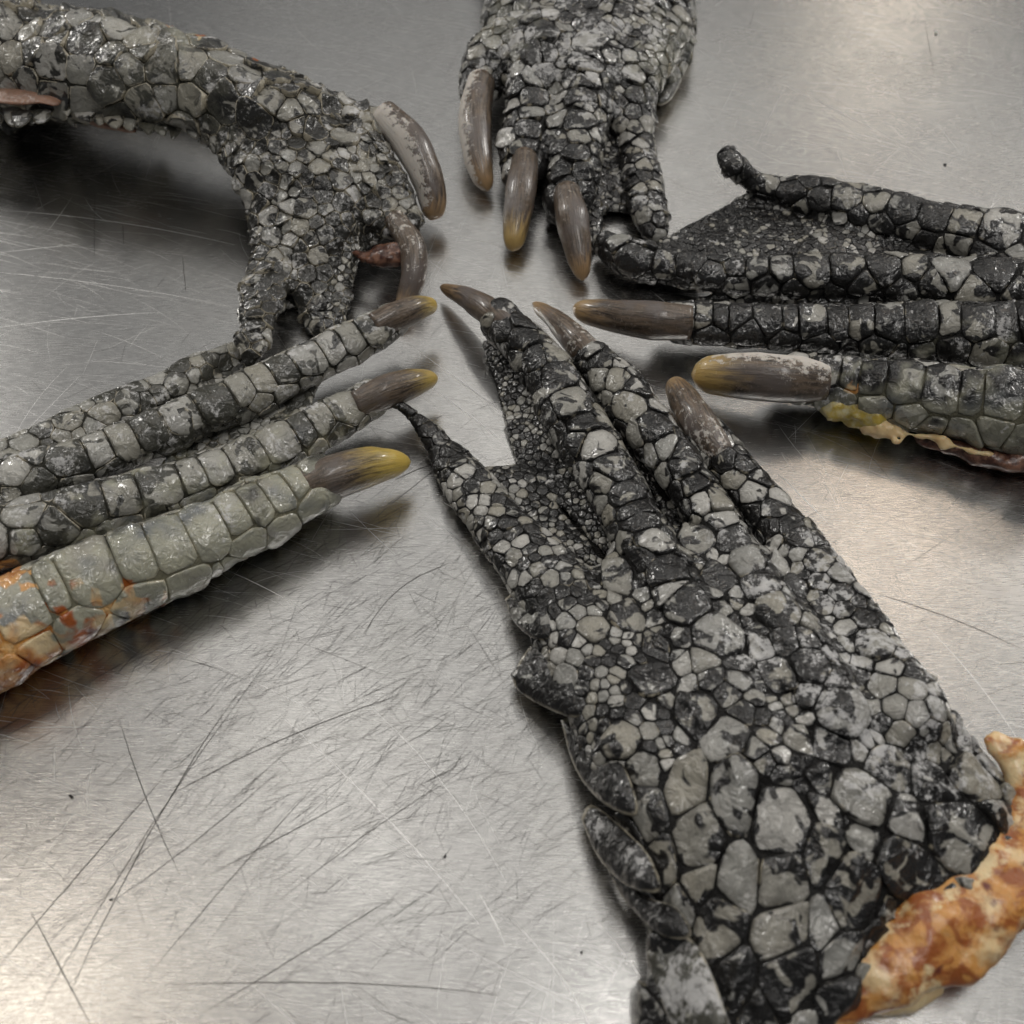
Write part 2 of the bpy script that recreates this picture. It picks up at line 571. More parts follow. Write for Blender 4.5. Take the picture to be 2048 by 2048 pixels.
# ------------------------------------------------------------------ the steel table
S = 3.0
GX, GY = 8, 8
tv = [((i / GX - 0.5) * S, (j / GY - 0.42) * S, 0.0) for j in range(GY + 1) for i in range(GX + 1)]
tf = [(j * (GX + 1) + i, j * (GX + 1) + i + 1, (j + 1) * (GX + 1) + i + 1, (j + 1) * (GX + 1) + i) for j in range(GY) for i in range(GX)]
nb = len(tv)
lo_c = [0, GX, (GX + 1) * (GY + 1) - 1, (GX + 1) * GY]
tv += [(tv[i][0], tv[i][1], -0.04) for i in lo_c]
tf.append((nb + 3, nb + 2, nb + 1, nb))
edge_rows = [list(range(0, GX + 1)), [GX + j * (GX + 1) for j in range(GY + 1)], [(GX + 1) * (GY + 1) - 1 - i for i in range(GX + 1)], [(GY - j) * (GX + 1) for j in range(GY + 1)]]
for k, row in enumerate(edge_rows):
    tf.append(tuple(reversed(row)) + (nb + k, nb + (k + 1) % 4))
table = link("steel_table", new_mesh("steel_table", tv, tf, M_STEEL, smooth_shade=False))
table["label"] = "scratched stainless steel table top under all the feet"
table["category"] = "table"


def ribbons(name, specs, mat, z):
    V, F = [], []
    for pts, w in specs:
        P = np.array(pts)
        T = np.gradient(P, axis=0)
        T /= np.maximum(np.linalg.norm(T, axis=1, keepdims=True), 1e-9)
        N = np.stack([-T[:, 1], T[:, 0]], 1)
        m = len(P)
        ww = w * np.sin(np.linspace(0.12, math.pi - 0.12, m))[:, None] ** 0.6
        b = len(V)
        for a in (P + N * ww, P - N * ww):
            V += [(x, y, z) for x, y in a]
        F += [(b + m + i, b + m + i + 1, b + i + 1, b + i) for i in range(m - 1)]
    o = link(name, new_mesh(name, V, F, mat, smooth_shade=False), table)
    o["kind"] = "stuff"
    return o


def px_line(u0, v0, u1, v1, bend=0.0, n=9, jit=0.0):
    a, b = at(u0, v0)[:2], at(u1, v1)[:2]
    d = b - a
    nrm = np.array([-d[1], d[0]])
    out = []
    for k in range(n):
        s = k / (n - 1)
        out.append(a + d * s + nrm * (bend * 4 * s * (1 - s) + jit * random.uniform(-1, 1)))
    return out


bright, dark = [], []
for u0, v0, u1, v1, bd in [(0, 420, 470, 490, .03), (0, 505, 160, 488, 0), (0, 545, 470, 615, .02), (140, 536, 230, 545, 0), (0, 655, 320, 625, .02),
                           (820, 690, 1040, 850, .0), (840, 760, 1000, 880, .01), (60, 1455, 700, 1490, .02), (350, 1300, 640, 1430, .02), (700, 1380, 1010, 1760, .05),
                           (560, 1430, 960, 1850, .02), (1850, 1250, 2048, 1500, .04), (1500, 140, 1830, 305, .02), (1890, 340, 1960, 372, 0), (800, 265, 950, 330, .0),
                           (1300, 580, 1400, 660, .0), (1000, 1820, 1180, 2048, .05), (960, 1790, 1010, 1890, .02), (1190, 1840, 1330, 2048, .05), (1400, 95, 1470, 130, 0),
                           (400, 1120, 640, 1240, .03), (1560, 950, 1660, 1050, 0), (1900, 20, 2048, 60, 0), (880, 1000, 960, 1050, 0)]:
    bright.append((px_line(u0, v0, u1, v1, bd, 12), random.uniform(0.00010, 0.00017)))
for u0, v0, u1, v1, bd in [(60, 2048, 560, 1290, .02), (140, 1990, 480, 1380, .03), (230, 1800, 560, 1540, -.02), (290, 1960, 640, 1560, .01), (400, 2030, 780, 1800, 0),
                           (0, 1930, 330, 1550, 0), (340, 1590, 800, 1390, .03), (730, 1270, 890, 1130, .12), (240, 1440, 360, 1750, -.02), (60, 1820, 180, 2048, 0),
                           (330, 1970, 1000, 1990, .02), (190, 385, 188, 515, 0), (365, 515, 372, 585, 0), (246, 450, 247, 490, 0), (1850, 45, 1868, 150, 0), (1497, 60, 1510, 15, 0),
                           (1760, 1190, 2048, 1300, .03), (560, 1800, 900, 1560, .02), (420, 1750, 700, 1600, 0), (780, 1010, 920, 900, 0), (790, 960, 905, 915, .03)]:
    dark.append((px_line(u0, v0, u1, v1, bd, 14, 0.002), random.uniform(0.00011, 0.00018)))
for _ in range(2600):
    x, y = random.uniform(-0.27, 0.27), random.uniform(-0.19, 0.45)
    a = random.gauss(-18, 9) if random.random() < 0.75 else random.uniform(0, 180)
    L = random.uniform(0.006, 0.05) * (1.5 if random.random() < 0.1 else 1)
    ca, sa = math.cos(math.radians(a)), math.sin(math.radians(a))
    cv = random.uniform(-0.25, 0.08) * L
    bright.append(([(x + ca * s * L - sa * cv * s * s, y + sa * s * L + ca * cv * s * s) for s in np.linspace(-.5, .5, 6)], random.choice((0.00002, 0.00003, 0.00005))))
for _ in range(6000):
    x, y = (random.gauss(-0.05, 0.085), random.gauss(-0.08, 0.06)) if random.random() < 0.75 else (random.uniform(-.27, .27), random.uniform(-.19, .45))
    a = random.gauss(42, 16) if random.random() < 0.7 else random.uniform(0, 180)
    L = random.uniform(0.002, 0.016) * (2.5 if random.random() < 0.12 else 1)
    ca, sa = math.cos(math.radians(a)), math.sin(math.radians(a))
    cv = random.gauss(0, 0.04) * L
    dark.append(([(x + ca * s * L - sa * cv * s * s, y + sa * s * L + ca * cv * s * s) for s in np.linspace(-.5, .5, 5)], random.choice((0.00002, 0.000025, 0.00003, 0.00005))))
ribbons("bright_scratches", bright, M_BRIGHT, 0.00006)
ribbons("dark_scratches", dark, M_DARK, 0.00011)


# ------------------------------------------------------------------ feet
def sweep(P, R, n, squash, up):
    """Closed tube round the path P; returns verts, faces, (t, angle)."""
    T = np.gradient(P, axis=0)
    T /= np.linalg.norm(T, axis=1, keepdims=True)
    V, A = [], []
    m = len(P)
    for i in range(m):
        s = np.cross(T[i], up)
        s /= np.linalg.norm(s)
        w = np.cross(s, T[i])
        for k in range(n):
            th = 2 * math.pi * k / n
            V.append(P[i] + R[i] * (math.cos(th) * s * squash[0] + math.sin(th) * w * squash[1]))
            A.append((i / (m - 1), th))
    F = []
    for i in range(m - 1):
        for k in range(n):
            F.append((i * n + k, i * n + (k + 1) % n, (i + 1) * n + (k + 1) % n, (i + 1) * n + k))
    F.append(tuple(range(n))[::-1])
    F.append(tuple((m - 1) * n + k for k in range(n)))
    return np.array(V), F, np.array(A)


class Foot:
    def __init__(self, label, origin, pig):
        self.root = bpy.data.objects.new("alligator_foot", None)
        COL.objects.link(self.root)
        self.o = np.array([*at(*origin)[:2], 0.0])
        self.root.location = self.o
        self.root.empty_display_size = 0.02
        self.root["label"], self.root["category"], self.root["group"] = label, "alligator foot", "cut alligator feet on the steel table"
        self.pig = pig                       # base pigment (pale, dark, dust and sheen, raw)
        self.paints = []

    def pigment(self, P):
        uv = project(P)
        base = np.tile(np.array(self.pig, float), (len(P), 1))
        wob = np.clip(1 + 0.7 * noise(P, 0.008, 4.0) + 0.5 * noise(P, 0.003, 6.0), 0.55, 2)
        for u, v, r, ch, val in self.paints:
            w = (1 - smooth(np.hypot(uv[:, 0] - u, uv[:, 1] - v) * (wob if ch in (0, 3) else 1), r * 0.5, r))[:, None]
            base[:, ch:ch + 1] = base[:, ch:ch + 1] * (1 - w) + val * w
        return base

    def build(self, items, seeds=(), k=0.006, h=0.0013, amp=0.0006, crumple=0.10, dome=0.16, gap=0.09, rim=0.0, tilt=0.1, name="hide", rounding=1):
        f = self.f = Field(items, h, k, amp)
        V, F = f.mesh()
        Vs, N = f.snap(V, 2)
        self.body = link(name, new_mesh(name, V - self.o, F, M_SKIN, {"pig": self.pigment(V)}), self.root)
        uv = project(Vs)
        view = CAM - Vs
        view /= np.linalg.norm(view, axis=1, keepdims=True)
        facing = (N * view).sum(1)
        ok = ((facing > -0.25) | (N[:, 2] > 0.1)) & (uv[:, 0] > -90) & (uv[:, 0] < 2140) & (uv[:, 1] > -90) & (uv[:, 1] < 2140) & (Vs[:, 2] > 0.0015)
        # scale size at every surface point
        D = np.stack([it.dist(Vs) for it in items], 1)
        od = np.sort(D, 1)
        first = D.argmin(1)
        val = smooth(od[:, 1] - od[:, 0], 0.0, 0.004) if len(items) > 1 else np.ones(len(Vs))
        web = np.array([isinstance(it, Web) for it in items])
        s0, s1 = np.array([it.s0 for it in items])[first], np.array([it.s1 for it in items])[first]
        val = np.where(web[first], 0, val) * smooth(facing, -0.1, 0.6)
        pxs = (Vs - CAM) @ FWD * HALF / 1024
        size = (s1 + (s0 - s1) * val) * pxs * (1 + 0.35 * noise(Vs, 0.008, 7.0))
        sp, sr, fixed = [], [], []
        for u, v, r in seeds:                # landmark scales, found on the surface under (u, v)
            d = ray(u, v)
            d /= np.linalg.norm(d)
            p = CAM + d * 0.2
            hit = False
            for _ in range(160):
                if np.any(p < f.lo) or np.any(p > f.lo + f.h * (np.array(f.D.shape) - 1)):
                    p = p + d * 0.004
                    continue
                dd = float(f.sample(p[None])[0][0])
                if dd < 0.0002:
                    hit = True
                    break
                p = p + d * max(dd * 0.7, 0.0004)
            if hit:
                sp.append(p)
                sr.append(r * pxsize(p))
        for it in items:                     # scutes along the back of each toe
            if it.ridge:
                seg = np.linalg.norm(np.diff(it.P, axis=0), axis=1)
                cum = np.concatenate([[0], np.cumsum(seg)])
                a0, a1 = it.ridge
                s = a0 * cum[-1]
                while s < a1 * cum[-1]:
                    c = np.array([np.interp(s, cum, it.P[:, j]) for j in range(3)])
                    r = float(np.interp(s, cum, it.R))
                    up = np.array([0, 0, 0.8]) + 0.45 * (CAM - c) / np.linalg.norm(CAM - c)
                    up /= np.linalg.norm(up)
                    p = c + up * r * np.array([1, 1, it.flat])
                    st = r * it.ridge_r * random.uniform(0.85, 1.2)
                    sp.append(f.snap(p[None], 6)[0][0])
                    sr.append(st * it.ridge_w)
                    s += st
        nfix = len(sp)
        sp, sr = [np.array(x) for x in sp], list(sr)
        alive = ok.copy()
        for p, r in zip(sp, sr):
            alive &= np.linalg.norm(Vs - p, axis=1) > 0.80 * (r + size * 0.75)
        order = np.random.default_rng(3).permutation(len(Vs))
        for i in order:
            if alive[i]:
                sp.append(Vs[i])
                sr.append(size[i])
                dloc = np.abs(Vs - Vs[i]).max(1) < size[i] * 3
                J = np.nonzero(dloc)[0]
                alive[J[np.linalg.norm(Vs[J] - Vs[i], axis=1) < 0.76 * (size[i] + size[J])]] = False
        sp, sr = np.array(sp), np.array(sr)
        # relax the loose ones
        cand = np.nonzero(ok)[0]
        for _ in range(2):
            lab = np.empty(len(cand), int)
            for c0 in range(0, len(cand), 4000):
                X = Vs[cand[c0:c0 + 4000]]
                d2 = (X ** 2).sum(1)[:, None] + (sp ** 2).sum(1)[None] - 2 * X @ sp.T - sr[None] ** 2
                lab[c0:c0 + 4000] = d2.argmin(1)
            cnt = np.bincount(lab, minlength=len(sp))
            cen = np.stack([np.bincount(lab, Vs[cand][:, j], len(sp)) for j in range(3)], 1) / np.maximum(cnt, 1)[:, None]
            mv = cnt > 2
            mv[:nfix] = False
            sp[mv] = sp[mv] + 0.6 * (cen[mv] - sp[mv])
            sp, sn = f.snap(sp, 3)
        ax, keel = np.zeros_like(sp), np.zeros(len(sp))
        near = np.stack([it.dist(sp) + (0.02 if isinstance(it, Web) else 0) for it in items], 1).argmin(1)
        for q, it in enumerate(items):
            J = np.nonzero(near == q)[0]
            if len(J) and not isinstance(it, Web):
                k = ((sp[J][:, None] - it.P[None]) ** 2).sum(-1).argmin(1)
                ax[J] = np.gradient(it.P, axis=0)[k]
                keel[J] = it.keel
        self.axis, self.keel = ax, keel
        self.plates(sp, sn, sr, crumple, dome, gap, rim, tilt, rounding)

    def plates(self, sp, sn, sr, crumple, dome, gap, rim, tilt, rounding):
        f, N = self.f, len(sp)
        K = min(22, N - 1)
        d2 = ((sp[:, None] - sp[None]) ** 2).sum(-1)
        np.fill_diagonal(d2, 9)
        nb = np.argsort(d2, 1)[:, :K]
        ax = self.axis - (self.axis * sn).sum(1, keepdims=True) * sn
        ln = np.linalg.norm(ax, axis=1, keepdims=True)
        e1 = np.cross(sn, np.array([0.31, 0.8, 0.5]))
        e1 = np.where(ln > 1e-6, ax / np.maximum(ln, 1e-9), e1)
        e1 /= np.linalg.norm(e1, axis=1, keepdims=True)
        e2 = np.cross(sn, e1)
        stretch = 1 + 1.2 * self.keel
        W = sp[nb] - sp[:, None]
        ch = np.linalg.norm(W, axis=-1)
        cosn = np.clip((sn[nb] * sn[:, None]).sum(-1), -1, 1)
        th = np.arccos(cosn)
        arc = ch * np.where(th > 0.05, (th / 2) / np.sin(np.maximum(th, 0.05) / 2), 1)
        x, y = (W * e1[:, None]).sum(-1), (W * e2[:, None]).sum(-1)
        tl_ = np.maximum(np.hypot(x, y), 1e-6)
        x, y = x * arc / tl_ / stretch[:, None], y * arc / tl_
        arc = np.maximum(np.hypot(x, y), 1e-5)
        phi = np.arctan2(y, x)
        share = (arc ** 2 + sr[:, None] ** 2 - sr[nb] ** 2) / (2 * arc)
        share = np.clip(share, 0.28 * arc, 0.72 * arc)
        g = (np.clip(gap * 0.35 * sr, 0.00006, 0.0002) * (0.6 + 0.8 * RNG.random(N)))[:, None]
        share = np.where(cosn > -0.3, share - g, 9)
        uv = project(sp)
        view = CAM - sp
        view /= np.linalg.norm(view, axis=1, keepdims=True)
        vis = np.clip((sn * view).sum(1), 0, 1) * ((uv[:, 0] > -10) & (uv[:, 0] < 2058) & (uv[:, 1] > -10) & (uv[:, 1] < 2058))
        rank = np.argsort(-(sr ** 2) * vis)
        single = np.zeros(N, bool)
        single[rank[:300]] = True
        single &= vis > 0.05
        P1 = {'V': [], 'F': [], 'pig': [], 'cell': []}
        base = 0
        for big in (True, False):
            I = np.nonzero(single == big)[0]
            if not len(I):
                continue
            n = 26 if big else 12
            fr = np.array([1.0, 0.985, 0.93, 0.8, 0.5, 0.2]) if big else np.array([1.0, 0.93, 0.6])
            hp = np.array([-0.55, 0.35, 0.72, 0.92, 1.0, 1.0]) if big else np.array([-0.5, 0.65, 1.0])
            A = np.arange(n) * 2 * math.pi / n
            c = np.cos(A[None, :, None] - phi[I][:, None, :])
            rho = np.where(c > 0.02, share[I][:, None, :] / np.maximum(c, 0.02), 9).min(-1)
            rho = np.minimum(rho, sr[I][:, None] * 2.6)
            rho = np.maximum(rho, sr[I][:, None] * 0.22)
            for _ in range(rounding):
                rho = 0.84 * rho + 0.08 * (np.roll(rho, 1, 1) + np.roll(rho, -1, 1)) * 0.98
            m = len(I)
            vx, vy = rho * np.cos(A)[None] * stretch[I][:, None], rho * np.sin(A)[None]
            rho = np.hypot(vx, vy)
            dirs = (vx / rho)[..., None] * e1[I][:, None] + (vy / rho)[..., None] * e2[I][:, None]
            R = len(fr)
            Pt = np.empty((m, n, R, 3))
            Nt = np.empty((m, n, R, 3))
            for k in range(R):
                p = np.repeat(sp[I][:, None], n, 1).copy()
                d = dirs.copy()
                st = (rho * fr[k] / 4)[..., None]
                for _ in range(4):
                    p = p + d * st
                    p, nn = f.snap(p, 1)
                    d = d - (d * nn).sum(-1, keepdims=True) * nn
                    d /= np.maximum(np.linalg.norm(d, axis=-1, keepdims=True), 1e-9)
                p, nn = f.snap(p, 1)
                Pt[:, :, k], Nt[:, :, k] = p, nn
            rI = sr[I]
            hgt = np.clip(dome * rI, 0.0002, 0.0012) * (0.7 + 0.6 * RNG.random(m))
            # height over the hide: plate profile + drying crumples + a little tilt
            ca, sa = RNG.normal(0, tilt, m), RNG.normal(0, tilt, m)
            H = hgt[:, None, None] * hp[None, None, :]
            rel = (Pt - sp[I][:, None, None]) / rI[:, None, None, None]
            tl = (rel * e1[I][:, None, None]).sum(-1) * ca[:, None, None] + (rel * e2[I][:, None, None]).sum(-1) * sa[:, None, None]
            kl = self.keel[I][:, None, None]
            al, ac = (rel * e1[I][:, None, None]).sum(-1), (rel * e2[I][:, None, None]).sum(-1)
            tl = tl - kl * 0.55 * al + kl * 0.6 * np.exp(-(ac / 0.22) ** 2) * smooth(fr, 1.0, 0.6)[None, None, :] * (RNG.random(m) < 0.6)[:, None, None]
            lam = (rI * 0.9)[:, None, None, None]
            q = Pt / lam
            cr = 0.35 + noise(q, 1.0, 3.0) + 0.5 * noise(q, 0.45, 9.0)
            H = H + (hp[None, None, :] > -0.2) * rI[:, None, None] * (tl + crumple * cr)
            H = H * 1.0
            H = np.where(hp[None, None, :] > -0.2, np.maximum(H, 0.00012 + 0.35 * hgt[:, None, None] * np.maximum(hp, 0)[None, None, :]), np.maximum(H, -0.0006))
            pos = Pt + Nt * H[..., None]
            Hc = H[:, :, -1].mean(1)
            cen = sp[I] + sn[I] * Hc[:, None] if big else sp[I] + sn[I] * np.maximum(hgt + crumple * rI * noise(sp[I] / (rI * 0.9)[:, None], 1.0, 3.0), 0.0001)[:, None]
            r1, r2 = RNG.random(m), RNG.random(m)
            F1 = []
            for k in range(R - 1):
                for a in range(n):
                    b = (a + 1) % n
                    F1.append((a * R + k, b * R + k, b * R + k + 1, a * R + k + 1))
            for a in range(n):
                F1.append((a * R + R - 1, ((a + 1) % n) * R + R - 1, n * R))
            F1 = [tuple(x) for x in F1]
            allv = np.concatenate([pos.reshape(m, n * R, 3), cen[:, None]], 1)
            pg = self.pigment(allv.reshape(-1, 3)).reshape(m, -1, 4)
            ed = np.concatenate([np.tile(fr, n), [0.0]])
            cell = np.empty((m, n * R + 1, 4))
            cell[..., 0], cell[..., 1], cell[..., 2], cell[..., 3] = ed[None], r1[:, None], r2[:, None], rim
            if big:
                for j in range(m):
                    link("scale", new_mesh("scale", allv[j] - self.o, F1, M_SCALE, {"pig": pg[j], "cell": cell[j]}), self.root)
            else:
                nv = n * R + 1
                P1['V'].append(allv.reshape(-1, 3))
                P1['F'] += [tuple(x + j * nv for x in fc) for j in range(m) for fc in F1]
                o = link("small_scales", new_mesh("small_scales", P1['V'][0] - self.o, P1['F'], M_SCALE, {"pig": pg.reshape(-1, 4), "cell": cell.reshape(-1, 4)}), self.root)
                o["kind"] = "stuff"

    def claw(self, pts, tip=0.3, flake=0.4, squash=(0.92, 1.0), label=None, blunt=0.55):
        W = [node_pt(u, v, l, r, 1.0) for u, v, l, r in pts]
        C = catmull([list(p) + [r] for p, r in W], 26)
        P, R = C[:, :3], C[:, 3].copy()
        t = np.linspace(0, 1, len(R))
        R *= np.where(t > 0.86, np.sqrt(np.clip(1 - ((t - 0.86) / 0.141) ** 2, 0.0, 1)) * (1 - blunt * 0.0), 1)
        R *= np.interp(t, [0, 0.3], [0.84, 1.0])
        R = np.maximum(R, 0.0003)
        V, F, A = sweep(P, R, 22, squash, np.array([0.05, -0.3, 1.0]))
        V = V + (noise(V, 0.006, 2.0) * 0.00025)[:, None]
        att = np.stack([A[:, 0], np.abs(np.sin(A[:, 1] / 2)), np.full(len(V), tip), np.full(len(V), flake)], 1)
        o = link("claw", new_mesh("claw", V - self.o, F, M_CLAW, {"claw": att}), self.root)
        if label:
            o["label"] = label
        return o

    def lump(self, name, items, mat, k=0.005, h=0.0012, amp=0.0008, label=None):
        f = Field(items, h, k, amp, 0.006)
        V, F = f.mesh()
        o = link(name, new_mesh(name, V - self.o, F, mat, {"pig": self.pigment(V)}), self.root)
        if label:
            o["label"] = label
        return o

    def flap(self, outline, lift, pig=None, th=1.6, name="fringe_scale", mat=None, kind=0.0, slope=0.0):
        """A loose leaf-like scale at the edge of the hide: outline in (u, v), lying lift mm over the table."""
        pg = np.array(pig if pig else self.pig, float)
        o2 = np.array(outline, float)
        P = catmull(np.vstack([o2, o2[:1]]), len(o2) * 4 + 1)[:-1]
        cz = P.mean(0)
        n = len(P)
        th = th * 1.7
        fr, hp = [1.0, 0.96, 0.82, 0.5], [0.0, 0.4, 0.75, 1.0]
        V, E = [], []
        rr = np.linalg.norm(P - cz, axis=1).mean()
        for s, hh in zip(fr, hp):
            for q in P:
                w = cz + (q - cz) * s
                z = lift + slope * smooth(w[0], P[:, 0].min(), P[:, 0].max()) + hh * th
                p = at(w[0], w[1], z * 1e-3)
                p = p + np.array([0, 0, 1.0]) * (0.0005 * noise(p[None], 0.006)[0])
                V.append(p)
                E.append(s)
        V.append(at(cz[0], cz[1], (lift + slope * 0.5 + th) * 1e-3))
        E.append(0)
        for q in P:
            w = cz + (q - cz) * 0.95
            V.append(at(w[0], w[1], (lift + slope * smooth(w[0], P[:, 0].min(), P[:, 0].max()) - 2.0) * 1e-3))
            E.append(1.0)
        F = []
        for k in range(3):
            for a in range(n):
                b = (a + 1) % n
                F.append((k * n + b, k * n + a, (k + 1) * n + a, (k + 1) * n + b))
        for a in range(n):
            b = (a + 1) % n
            F.append((3 * n + b, 3 * n + a, 4 * n))
            F.append((a, b, 4 * n + 1 + b, 4 * n + 1 + a))
        F.append(tuple(4 * n + 1 + a for a in range(n)))
        V = np.array(V)
        e = np.array(E)
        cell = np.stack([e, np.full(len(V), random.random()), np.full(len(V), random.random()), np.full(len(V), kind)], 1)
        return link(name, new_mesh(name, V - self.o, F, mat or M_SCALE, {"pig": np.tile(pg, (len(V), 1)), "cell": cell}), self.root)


# ---------- A: the near foot, lower right
A = Foot("large mottled foot in front, its thick forearm ending in a cut orange fleshy stump", (1420, 1400), (0.0, 0.50, 0.42, 0.0))
A.paints = [(1700, 1250, 330, 2, 0.66), (1850, 1450, 260, 2, 0.68), (1520, 1350, 200, 2, 0.68), (1330, 1700, 420, 2, 0.25), (1330, 1650, 400, 1, 0.46),
            (1000, 700, 120, 1, 0.8), (860, 860, 110, 1, 0.72), (1130, 1010, 80, 1, 0.62)]
A.build([
    Chain([(752, 812, 16, 9), (800, 812, 14, 14), (845, 850, 7, 22), (897, 915, 2, 34), (950, 990, 1, 50), (1010, 1060, 1, 62), (1090, 1150, 1, 75), (1190, 1300, 1, 100), (1290, 1500, 2, 120)], 0.7, 17, 11),
    Chain([(1004, 644, 10, 37), (1050, 690, 7, 46), (1105, 760, 4, 54), (1165, 870, 4, 54), (1225, 965, 5, 54), (1290, 1085, 6, 60), (1350, 1200, 8, 72), (1440, 1380, 9, 84), (1520, 1540, 9, 90)], 0.92, 27, 11, (0.2, 0.75), ridge_r=1.15),
    Chain([(1190, 722, 8, 40), (1240, 775, 5, 50), (1300, 860, 4, 52), (1365, 950, 5, 50), (1425, 1045, 6, 52), (1490, 1150, 8, 60), (1580, 1300, 11, 76), (1660, 1440, 11, 90)], 0.92, 27, 11, (0.25, 0.8), ridge_r=1.1),
    Chain([(1412, 876, 6, 42), (1465, 935, 3, 48), (1520, 1005, 2, 48), (1585, 1090, 3, 54), (1660, 1200, 5, 64), (1735, 1320, 6, 80), (1800, 1440, 8, 96)], 0.88, 24, 13),
    Chain([(1400, 1260, 0, 250), (1540, 1470, 0, 325), (1782, 1600, 3, 232)], 0.30, 46, 40, keel=0.36),
    Chain([(1530, 1600, 0, 285), (1530, 1790, 0, 228), (1462, 1960, 0, 168), (1450, 2180, 0, 165)], 0.34, 56, 50, keel=0.42),
    Web([(972, 690, 4), (1100, 730, 7), (1130, 900, 6)], 1.4, 8),
    Web([(975, 700, 3), (1045, 930, 2), (1130, 900, 6)], 1.4, 8),
    Web([(1050, 925, 2), (1140, 860, 6), (1240, 1130, 6)], 1.4, 8),
    Web([(930, 950, 3), (1045, 935, 2), (1230, 1160, 6)], 1.4, 9),
    Web([(1120, 720, 5), (1200, 740, 6), (1330, 1000, 6)], 1.4, 10), Web([(1230, 830, 5), (1320, 870, 5), (1420, 1200, 8)], 1.6, 10),
    Web([(1270, 760, 4), (1400, 930, 4), (1450, 1050, 5)], 1.4, 10),
], seeds=[(1375, 905, 44), (1430, 1000, 42), (1275, 1025, 46), (1290, 1110, 42), (1345, 1185, 50), (1440, 1270, 58), (1300, 1360, 52), (1205, 960, 34), (1160, 880, 34), (1250, 1235, 44),
          (1190, 1255, 36), (1130, 1360, 34), (1475, 1580, 66), (1560, 1630, 72), (1450, 1480, 52), (1390, 1430, 52), (1370, 1560, 56), (1290, 1620, 52), (1400, 1680, 56), (1720, 1595, 58),
          (1930, 1680, 78), (1820, 1740, 62), (1700, 1780, 60), (1560, 1760, 60), (1480, 1760, 54), (1560, 1860, 58), (1440, 1850, 54), (1570, 1960, 60), (1470, 1960, 50), (1690, 1420, 64),
          (1750, 1290, 46), (1620, 1330, 44), (1520, 1300, 36), (1660, 1490, 46), (1600, 1480, 40), (1240, 1480, 46), (1290, 1540, 44), (1320, 1740, 50)],
    amp=0.0006, crumple=0.07, dome=0.14, k=0.004)
A.claw([(1035, 668, 12, 31), (985, 630, 13, 31), (935, 597, 9, 23), (880, 574, 3, 10)], 0.1, 0.28, label="slender brown claw")
A.claw([(1215, 745, 8, 33), (1160, 690, 10, 33), (1115, 645, 8, 23), (1066, 605, 4, 10)], 0.1, 0.64)
A.claw([(1445, 915, 7, 37), (1400, 850, 9, 39), (1368, 800, 7, 33), (1346, 764, 4, 22)], 0.15, 0.62)
g = lambda L: [(960 + .563 * x, 1000 + .563 * y) for x, y in L]
blackp, tanp, palep = (0.0, 0.8, 0.3, 0.0), (0.0, 0.45, 0.3, 0.0), (0.75, 0.4, 0.35, 0.0)
A.flap(g([(88, 350), (140, 318), (220, 340), (255, 420), (250, 490), (190, 492), (120, 430)]), 9, (0, .62, .3, 0), kind=0.1, slope=11)
A.flap(g([(108, 620), (190, 510), (270, 490), (350, 560), (395, 680), (370, 775), (250, 745), (140, 680)]), 7, (0, .62, .3, 0), 2.4, kind=0.16, slope=13)
A.flap(g([(285, 780), (340, 775), (440, 830), (520, 960), (560, 1120), (440, 1080), (340, 960)]), 8, (0, .7, .3, 0), 2.4, kind=0.18, slope=19)
A.flap(g([(358, 1130), (395, 1080), (490, 1150), (600, 1260), (640, 1390), (520, 1370), (420, 1270)]), 7, (0, .66, .5, 0), 2.2, kind=0.2, slope=22)
A.flap(g([(440, 1290), (560, 1400), (700, 1450), (750, 1550), (640, 1545), (520, 1430)]), 6, (0, .7, .4, 0), 2.0, kind=0.12, slope=20)
A.flap(g([(588, 1610), (640, 1550), (750, 1560), (830, 1700), (880, 1900), (720, 1920), (630, 1750)]), 10, (0.15, .5, .75, 0), 2.2, kind=0.1, slope=18)
for q in catmull([(1670, 1990), (1730, 1895), (1785, 1845), (1860, 1808), (1940, 1765), (1998, 1712), (2022, 1640), (2028, 1560), (1985, 1485)], 34):
    A.paints.append((q[0], q[1], 32, 0, 0.62))
A.paints += [(1840, 1995, 60, 0, 0.7)]
A.lump("flesh", [Chain([(1625, 2035, 3, 34), (1712, 1972, 2, 74), (1800, 1905, 2, 92), (1890, 1840, 2, 104), (1970, 1780, 3, 100), (2045, 1700, 4, 86), (2052, 1600, 10, 48), (2030, 1525, 16, 30), (1988, 1478, 21, 14)], 0.66)], M_FLESH, amp=0.0011, label="raw amber cut end of the forearm")
A.lump("fat", [Chain([(1755, 2000, 0, 26), (1810, 1990, 0, 36), (1855, 1965, 0, 28)], 0.8)], M_FAT, label="cream fat at the foot of the cut")

